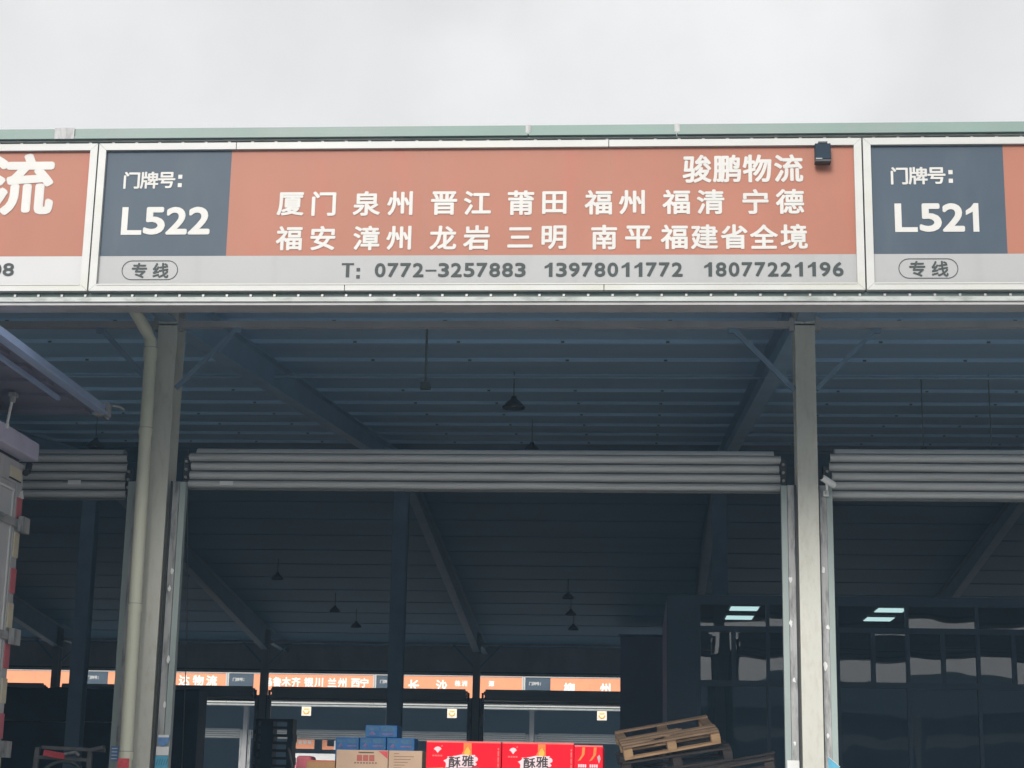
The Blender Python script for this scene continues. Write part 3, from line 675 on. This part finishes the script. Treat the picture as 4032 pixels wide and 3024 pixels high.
def red_carton(x0, x1, ztop, label, side=False):
    z0 = 1.345; y0 = 3.6
    t = thing('red_carton', ((x0+x1)/2, 4.0, z0), label, 'carton', 'red snack cartons')
    MB().box(x0, x1, y0, 4.4, z0, ztop-.012).build('body', m_red, t, bevel=.006)
    MB().box(x0+.002, x1-.002, y0+.004, 4.398, ztop-.0119, ztop+.003).build('lid_flap', m_redl, t)
    w = x1-x0; P = lambda u: x0+u*w
    if not side:
        zt = ztop-.012
        # small white emblem: a bud over a fine line of print
        pts = [(P(.155), zt-.095), (P(.125), zt-.07), (P(.10), zt-.06), (P(.125), zt-.042), (P(.155), zt-.036), (P(.185), zt-.042), (P(.205), zt-.06), (P(.18), zt-.072)]
        MB().prism(pts, 'y', y0-.003, y0+.001).build('emblem', m_pink, t)
        MB().prism([(P(.195), zt-.03), (P(.215), zt-.02), (P(.222), zt-.034), (P(.205), zt-.04)], 'y', y0-.0025, y0+.001).build('emblem_spark', m_redl, t)
        b = MB()
        for k in range(4): b.box(P(.085+.035*k), P(.085+.035*k+.026), y0-.0025, y0+.001, zt-.126, zt-.112)
        b.build('small_print', m_redl, t)
        # flame graphic from the top edge
        MB().prism([(P(.50), zt-.002), (P(.605), zt-.002), (P(.61), zt-.10), (P(.63), zt-.13), (P(.58), zt-.125), (P(.53), zt-.125), (P(.475), zt-.10), (P(.50), zt-.07)], 'y', y0-.003, y0+.001).build('flame', m_flame, t)
        MB().prism([(P(.535), zt-.05), (P(.56), zt-.035), (P(.59), zt-.075), (P(.575), zt-.122), (P(.52), zt-.122), (P(.51), zt-.085)], 'y', y0-.0045, y0+.001).build('flame_core', m_flame2, t)
        # brushed white name with dark inner strokes
        b = MB()
        out = []
        cx, cz = P(.47), zt-.17; n = 44
        for k in range(n):
            a = 2*math.pi*k/n; r = 1+.07*math.sin(9*a)+.05*math.sin(17*a+1)
            ca, sa = math.cos(a), math.sin(a)
            px = (abs(ca)**.55)*(1 if ca >= 0 else -1); pz = (abs(sa)**.6)*(1 if sa >= 0 else -1)
            out.append((cx+.148*px*r, cz+.058*pz*r+.012*px))
        b.prism(out, 'y', y0-.006, y0+.001).build('name_outline', m_pink, t)
        letters('lettering', [('酥', P(.30), P(.47), zt-.230, zt-.122), ('雅', P(.475), P(.645), zt-.213, zt-.112)], y0-.0085, m_ink, t, .02, (.116, .108))
        MB().prism([(P(.27), zt-.225), (P(.70), zt-.212), (P(.72), zt-.40), (P(.24), zt-.40)], 'y', y0-.0042, y0+.001).build('ribbon', m_maroon, t)
        MB().prism([(P(.0)+.006, zt-.235), (P(.235), zt-.226), (P(.27), zt-.42), (P(.0)+.006, zt-.42)], 'y', y0-.0034, y0+.001).build('yellow_panel', m_flame2, t)
        MB().prism([(P(.72), zt-.232), (P(1)-.01, zt-.245), (P(1)-.01, zt-.42), (P(.70), zt-.42)], 'y', y0-.0034, y0+.001).build('yellow_panel', m_flame2, t)
        b = MB()
        for k in range(7): b.box(P(.955), P(.975), y0-.003, y0+.001, zt-.06-.028*k-.018*(k % 2), zt-.043-.028*k)
        b.build('edge_print', m_redl, t)
    else:
        zt = ztop-.012
        for u in (.16, .56):
            MB().prism([(P(u+.12), zt-.004), (P(u+.22), zt-.004), (P(u+.20), zt-.07), (P(u+.06), zt-.12), (P(u-.04), zt-.13), (P(u+.10), zt-.075)], 'y', y0-.003, y0+.001).build('flame', m_flame, t)
            b = MB()
            for q in range(4): b.box(P(u-.02+.075*q), P(u+.035+.075*q), y0-.003, y0+.001, zt-.185, zt-.158)
            for q in range(3): b.box(P(u+.02+.075*q), P(u+.07+.075*q), y0-.003, y0+.001, zt-.215, zt-.198)
            b.build('white_print', m_pink, t)
        MB().box(P(.495), P(.505), y0-.002, y0+.001, 1.4, zt).build('box_seam', m_maroon, t)
        MB().prism([(P(.80), zt-.09), (P(.88), zt-.07), (P(.92), zt-.11), (P(.86), zt-.15)], 'y', y0-.0036, y0+.001).build('snack_picture', m_guide, t)
    return t
red_carton(2.336, 3.030, 2.170, 'left one of the two red cartons with white brushed lettering')
red_carton(3.040, 3.702, 2.170, 'middle red carton with white brushed lettering, beside the narrow end-on one')
red_carton(3.706, 3.970, 2.152, 'narrow red carton seen end-on at the right of the red row', True)

def carton(name, x0, x1, y0, y1, z0, z1, m, label, cat, group=None, bev=.006):
    t = thing(name, ((x0+x1)/2, (y0+y1)/2, z0), label, cat, group)
    MB().box(x0, x1, y0, y1, z0, z1).build('body', m, t, bevel=bev); return t
# brown cartons
for x0, x1, lab, kind in [(1.265, 1.790, 'brown cardboard carton with red print and red corner mark', 0), (1.796, 2.135, 'plain narrow brown carton wedged between printed one and red cartons', 1)]:
    t = carton('brown_carton', x0, x1, 5.0, 5.5, 1.2, 2.118, m_card, lab, 'carton')
    if kind == 0:
        b = MB()
        for q in range(3): b.box(1.475+.062*q, 1.528+.062*q, 4.997, 5.001, 2.02-.01, 2.075-.005)
        b.build('red_print', mat('faded_red', (.52, .14, .11), .7, 0, .1, 30), t)
        b = MB().box(1.49, 1.645, 4.997, 5.001, 2.088, 2.100); b.build('dark_print', mat('olive_ink', (.13, .11, .06), .7), t)
        b = MB()
        for q in range(8): b.box(1.45+.03*q, 1.467+.03*q, 4.997, 5.001, 1.985, 1.998)
        b.build('small_print', mat('brown_ink', (.22, .13, .08), .7), t)
        MB().prism([(1.69, 2.11), (1.785, 2.11), (1.785, 2.035)], 'y', 4.997, 5.001).build('corner_mark', m_redp, t)
    else:
        b = MB()
        for q in range(6): b.box(1.85, 1.90+.03*((q*5) % 6), 4.997, 5.001, 2.085-.028*q, 2.091-.028*q)
        b.build('small_print', mat('pale_brown_ink', (.30, .19, .12), .7), t)
# blue cartons
bl = []
for i, (x0, x1, z0, z1, lab) in enumerate([(1.085, 1.335, 1.96, 2.277, 'left blue carton of the lower row behind the brown cartons'), (1.345, 1.625, 1.96, 2.280, 'middle blue carton of the lower row behind the brown cartons'),
        (1.635, 1.93, 1.96, 2.278, 'right blue carton of the lower row beside the red cartons'), (1.40, 1.74, 2.282, 2.408, 'single blue carton on top of the blue row')]):
    t = carton('blue_carton', x0, x1, 6.0, 6.35, z0, z1, m_bluec, lab, 'carton', 'blue drink cartons')
    w = x1-x0
    MB().box(x0+.06*w, x0+.42*w, 5.997, 6.001, z1-.055, z1-.02).box(x0+.5*w, x0+.92*w, 5.997, 6.001, z1-.062, z1-.018).build('faint_panel', mat('faint_blue%d' % i, (.07, .20, .36), .6, 0, .2, 30), t)
    MB().prism([(x0+.10*w, z1-.10), (x0+.22*w, z1-.06), (x0+.34*w, z1-.10)], 'y', 5.996, 6.0005).box(x0+.5*w, x0+.9*w, 5.9965, 6.0005, z1-.098, z1-.082).build('mauve_print', mat('mauve_ink%d' % i, (.24, .16, .36), .6, 0, .3, 30), t)
t = carton('carton_pile_base', 1.085, 1.93, 6.0, 6.35, 1.2, 1.958, m_card, 'large brown carton carrying the blue cartons', 'carton')
# orange carton and pink bundle
t = carton('orange_carton', .965, 1.255, 5.0, 5.4, 1.2, 2.012, mat('orange_card', (.52, .29, .13), .8, 0, .1, 8), 'orange tan carton at the bottom left of the brown cartons', 'carton')
MB().box(.97, 1.25, 4.996, 5.001, 2.0, 2.008).build('tape', m_redl, t)
t = carton('pink_bundle', .80, .96, 5.3, 5.6, 1.2, 2.06, mat('pink_wrap', (.74, .16, .20), .6, 0, .1, 6), 'pink wrapped bundle left of the orange carton', 'bundle', bev=.03)
t = thing('loose_pole', (.8, 4.9, 1.2), 'dark slanting pole leaning in front of the pink bundle', 'pole')
MB().tube([(1.05, 4.85, 1.2), (.80, 4.9, 2.11)], .014, 8).build('shaft', m_black, t); MB().tube([(.803, 4.9, 2.10), (.798, 4.9, 2.125)], .017, 8).build('tip', m_tyre, t)

# wooden pallets, crooked pile
def wood_pallet(w, d, m, mb):
    t = thing('wooden_pallet', (0, 0, 0), None, 'pallet', 'pile of wooden pallets')
    ys = [0, .15, .28, .41, d-.10]
    for k, y in enumerate(ys):
        j = (random.uniform(-.02, .02), random.uniform(-.015, .015))
        if k in (1, 3):
            q = .62 if k == 3 else .30
            b = MB().prism([(0, y), (w*q, y), (w*(q+.05), y+.04), (w*(q-.03), y+.06), (w*(q+.02), y+.09), (0, y+.09)], 'z', .125, .145)
            if k == 1: b.prism([(w*.50, y+.01), (w, y), (w, y+.09), (w*.47, y+.085), (w*.52, y+.05)], 'z', .125, .145)
        else:
            b = MB().prism([(j[0], y), (w+j[1], y+j[0]*.5), (w+j[0]*.5, y+.09), (j[1], y+.088+j[1]*.5)], 'z', .125, .145)
        b.build('deck_board', m, t, bevel=.003)
    for x in (0, w/2-.05, w-.1):
        MB().box(x, x+.1, .02, d-.02, .105, .124).build('stringer', m, t)
        for y in (0, d/2-.06, d-.12): MB().box(x, x+.1, y, y+.12, .022, .1045).build('block', mb, t, bevel=.004)
    for y in (0, d/2-.05, d-.1): MB().box(0, w, y, y+.1, 0, .0215).build('base_board', mb, t, bevel=.003)
    return t
pA = wood_pallet(1.06, .95, m_wood, m_wood_l)
pA['label'] = 'topmost light wooden pallet, tilted towards the viewer, on the dark pile'
pA.location = (4.155, 6.5, 2.095); pA.rotation_euler = (R(13), R(-11.0), R(4))
pB = wood_pallet(1.20, .95, m_wood_d, m_wood_d); pB['label'] = 'dark wooden pallet directly under the topmost light pallet'
pB.location = (4.14, 6.52, 1.93); pB.rotation_euler = (R(9), R(-9), R(3))
pC = wood_pallet(1.10, .9, m_wood_d, m_wood); pC['label'] = 'lower dark pallet with a pale near edge in the pile'
pC.location = (4.13, 6.45, 1.775); pC.rotation_euler = (R(4), R(-5), R(3))
pD = wood_pallet(1.15, .9, m_wood_d, m_wood_d); pD['label'] = 'dark pallet sliding off the right side of the pile with a yellowed edge'
pD.location = (4.60, 6.05, 1.775); pD.rotation_euler = (R(6), R(-11), R(-6))
tb = pallet_flat(4.15, 5.45, 6.35, 7.3, 1.2, 'pallet', 'flat pallet at the bottom of the crooked pallet pile', 'pallet', m_wood_d)
for k in range(1, 4):
    c = copy_tree(tb); c.location.z += .146*k; c.location.x += .02*(-1)**k
    c['label'] = ['', 'second pallet from the bottom of the crooked pile', 'third pallet from the bottom of the crooked pile', 'fourth pallet from the bottom of the crooked pile'][k]

# black plastic pallets stacked near the far side
m_bp = mat('black_plastic', (.012, .016, .02), .6)
bp0 = thing('plastic_pallet', (-4.32, 30, 1.2), 'black plastic pallet, one of the tall stack near the far columns', 'pallet', 'stack of black plastic pallets')
b = MB().box(-4.90, -3.98, 30, 30.5, 1.32, 1.38); b.build('deck', m_bp, bp0)
b = MB()
for a, c in ((-4.90, -4.82), (-4.76, -4.46), (-4.12, -3.98)): b.box(a, c, 30, 30.5, 1.2, 1.32)
b.build('feet', m_bp, bp0)
for k in range(1, 13):
    c = copy_tree(bp0); c.location.z += .18*k
    if k in (4, 7, 10): c.location.x += .02

# tarp-covered cargo in the far left bay
t = thing('covered_cargo', (-8.9, 33, 1.2), 'tall dark tarpaulin-covered cargo filling the far left bay', 'cargo')
m_tarp = mat('tarpaulin', (.018, .042, .070), .75, 0, .2, 1.2, bump=.8, bump_scale=2.2)
b = MB(); nx = 16
top = [(-14.4+7.4*k/nx, 4.37+.02*math.sin(k*1.7)) for k in range(nx+1)]
b.prism([(-14.4, 1.2)] + top + [(-7.0, 1.2)], 'y', 32.8, 33.7); b.build('tarpaulin', m_tarp, t, bevel=.03)
MB().tube([(-14.4, 32.78, 3.55), (-10.5, 32.76, 3.5), (-8.4, 32.78, 3.52), (-7.9, 32.78, 3.52)], .014, 6).build('rope', m_guide, t)
t = thing('hanging_cable', (-4.0, 20, 2.0), 'thin pale cable hanging from the roof behind the left pillar', 'cable')
MB().tube([(-4.25, 19.6, ceil_z(19.6)), (-4.07, 19.6, 4.80), (-4.03, 19.6, 3.6), (-4.0, 19.6, 2.1)], .009, 6).build('wire', m_steel, t); MB().tube([(-4.0, 19.6, 2.1), (-4.0, 19.6, 2.0)], .02, 6).build('plug', m_black, t)

# ================================================================== FAR WAREHOUSE across the back yard
FY = 58.54
fw_ = thing('warehouse', (0, FY, 0), 'far warehouse row with bright orange signs seen through the open hall', 'warehouse')
FC = [-.03+BAY*k for k in range(-5, 5)]
TF = lambda v: (v[0], v[1]+FY, v[2])
facade(fw_, FC, TF, shutters={k: 4.15 for k in range(9)}, col_off=0.0)
fx0, fx1 = FC[0]-.3, FC[-1]+.3
prof = [(.17, 6.17), (20, 8.15), (20, 8.22), (.17, 6.24)]
MB(TF).prism(prof, 'x', fx0, fx1).build('roof_sheet', m_deck, fw_)
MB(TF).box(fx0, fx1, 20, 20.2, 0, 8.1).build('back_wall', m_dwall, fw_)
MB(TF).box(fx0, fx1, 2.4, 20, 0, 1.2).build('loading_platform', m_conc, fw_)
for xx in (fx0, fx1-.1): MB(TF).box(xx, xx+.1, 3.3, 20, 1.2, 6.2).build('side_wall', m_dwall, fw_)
FS = -.2
far = []
for k in range(-4, 1):
    X = FS + BAY*k
    labs = {-3: 'far orange signboard with a blank field at the left behind the truck corner', -2: 'far orange signboard with three large white characters left of the far left opening', -1: 'far orange signboard listing four white city names in the far left opening',
            0: 'far orange signboard with two large white characters behind the middle far column', 1: 'far orange signboard at the right end of the far opening'}
    far.append(sign(X, FY, labs[k+1], '', orange=m_orange2, strip=m_strip_w, group='signboards on the far warehouse', big=False))
def ftext(i, items, em, z=(6.12, 6.45), bold=.038):
    t, Tm = far[i]; letters('lettering', [(c, x-6-em/2, x-6+em/2, *z) for c, x in items], -.0155, m_white_far, t, bold, (em, (z[1]-z[0])/.92), T=Tm)
ftext(1, [('达', -7.98), ('物', -7.4), ('流', -6.85)], .46, (6.10, 6.50))
ftext(2, [('乌', -4.55), ('鲁', -4.17), ('木', -3.80), ('齐', -3.40), ('银', -2.88), ('川', -2.47), ('兰', -1.93), ('州', -1.52), ('西', -.98), ('宁', -.62)], .38, (6.12, 6.47))
ftext(3, [('长', 1.38), ('沙', 2.50)], .46, (5.98, 6.44)); ftext(3, [('株', 3.15), ('洲', 3.42), ('湘', 3.85), ('潭', 4.5)], .24, (6.22, 6.44))
ftext(4, [('柳', 7.62), ('州', 9.05)], .46, (6.02, 6.40)); 
# square hanging plates under the far canopy edge
for x, lab in ((-8.93, 'square white plate with orange mark under the far canopy, leftmost of three'), (-3.05, 'square white plate with orange mark under the far canopy, middle of three'), (2.93, 'square white plate with orange mark under the far canopy, rightmost of three')):
    t = thing('hanging_plate', (x, FY, 4.97), lab, 'sign', 'square plates under the far canopy')
    MB(TF).box(x-.19, x+.19, .0, .03, 4.965, 5.325).build('board', mat('plate_white', (.85, .74, .62), .5), t)
    b = MB(TF).tube([(x+.11*math.cos(a), -.004, 5.16+.11*math.sin(a)) for a in [math.pi+math.pi*k/10 for k in range(11)]], .028, 6)
    b.box(x-.10, x+.10, -.012, -.001, 5.20, 5.245); b.build('mark', m_yellow, t)
    MB(TF).box(x-.13, x-.12, .01, .02, 5.325, 5.345).box(x+.12, x+.13, .01, .02, 5.325, 5.345).build('hanger', m_steel, t)
# signs and a banner deeper under the far canopy
for x0, x1, z0, z1, m, lab in ((-10.1, -9.08, 3.75, 4.13, m_orange2, 'small orange shop sign far under the opposite canopy'), ):
    t = thing('shop_sign', ((x0+x1)/2, FY+3.05, z0), lab, 'sign')
    MB(TF).box(x0, x1, 2.98, 3.04, z0, z1).build('board', m, t); b = MB(TF)
    for q in range(4): b.box(x0+.15+.2*q, x0+.29+.2*q, 2.972, 2.979, z0+.2, z1-.05)
    b.build('lettering', m_white, t)
    MB(TF).box(x0+.1, x0+.12, 2.99, 3.01, z1, 4.14).box(x1-.12, x1-.1, 2.99, 3.01, z1, 4.14).build('hanger', m_steel, t)
t = thing('shop_sign', (-8.2, FY+3, 3.7), 'small orange and white corner sign far under the opposite canopy', 'sign')
MB(TF).box(-8.75, -8.55, 2.98, 3.04, 3.73, 4.12).box(-8.55, -8.25, 2.98, 3.04, 3.73, 3.87).build('orange_part', m_orange2, t); MB(TF).box(-8.25, -7.75, 2.98, 3.04, 3.73, 4.1).build('white_part', m_paper, t)
t = thing('banner', (-8.9, FY+2.9, 3.0), 'white banner with pink lower edge below the far shop signs', 'banner')
MB(TF).box(-10.0, -7.75, 2.90, 2.93, 3.20, 3.56).build('white_cloth', m_paper, t); MB(TF).box(-10.0, -7.75, 2.901, 2.931, 2.4, 3.199).build('pink_cloth', mat('pink_cloth', (.80, .26, .30), .7), t)

# ================================================================== OPPOSITE WAREHOUSE behind the camera (seen in the office glass)
op = thing('warehouse', (0, -36, 0), 'pale warehouse row opposite, seen only mirrored in the office glass', 'warehouse')
TO = lambda v: (v[0]+4, -36-v[1], v[2])
MB(TO).box(-60, 60, 0, .2, 5.44, 6.70).build('fascia_panel', m_dwall, op)
MB(TO).box(-60, 60, -.05, .3, 6.70, 6.80).build('parapet_cap', m_green, op)
MB(TO).box(-60, 60, .2, 14, 6.2, 6.3).build('roof_sheet', m_deck, op)
MB(TO).box(-60, 60, 8, 8.2, 0, 6.2).build('back_wall', m_dwall, op)
for k in range(-9, 10):
    MB(TO).box(k*6-.1, k*6+.1, 3, 3.2, 0, 6.2).build('column', m_column, op)
    MB(TO).box(k*6+.3, k*6+5.7, 3.1, 3.2, 4.3, 4.8).build('roller_shutter', m_shutter, op)

# ================================================================== thin blue haze volume, added to lift the dark tones
hz = MB().box(-70, 70, -60, 95, -1, 9.5).build('haze', [], None)
hm = bpy.data.materials.new('haze_lift'); hm.use_nodes = True; hn = hm.node_tree; hn.nodes.clear()
ho = hn.nodes.new('ShaderNodeOutputMaterial'); hv = hn.nodes.new('ShaderNodeVolumePrincipled')
hv.inputs['Color'].default_value = (.46, .74, 1, 1); hv.inputs['Density'].default_value = .0023; hn.links.new(hv.outputs[0], ho.inputs['Volume'])
hz.data.materials.append(hm); tag(hz, None, None, kind='stuff')
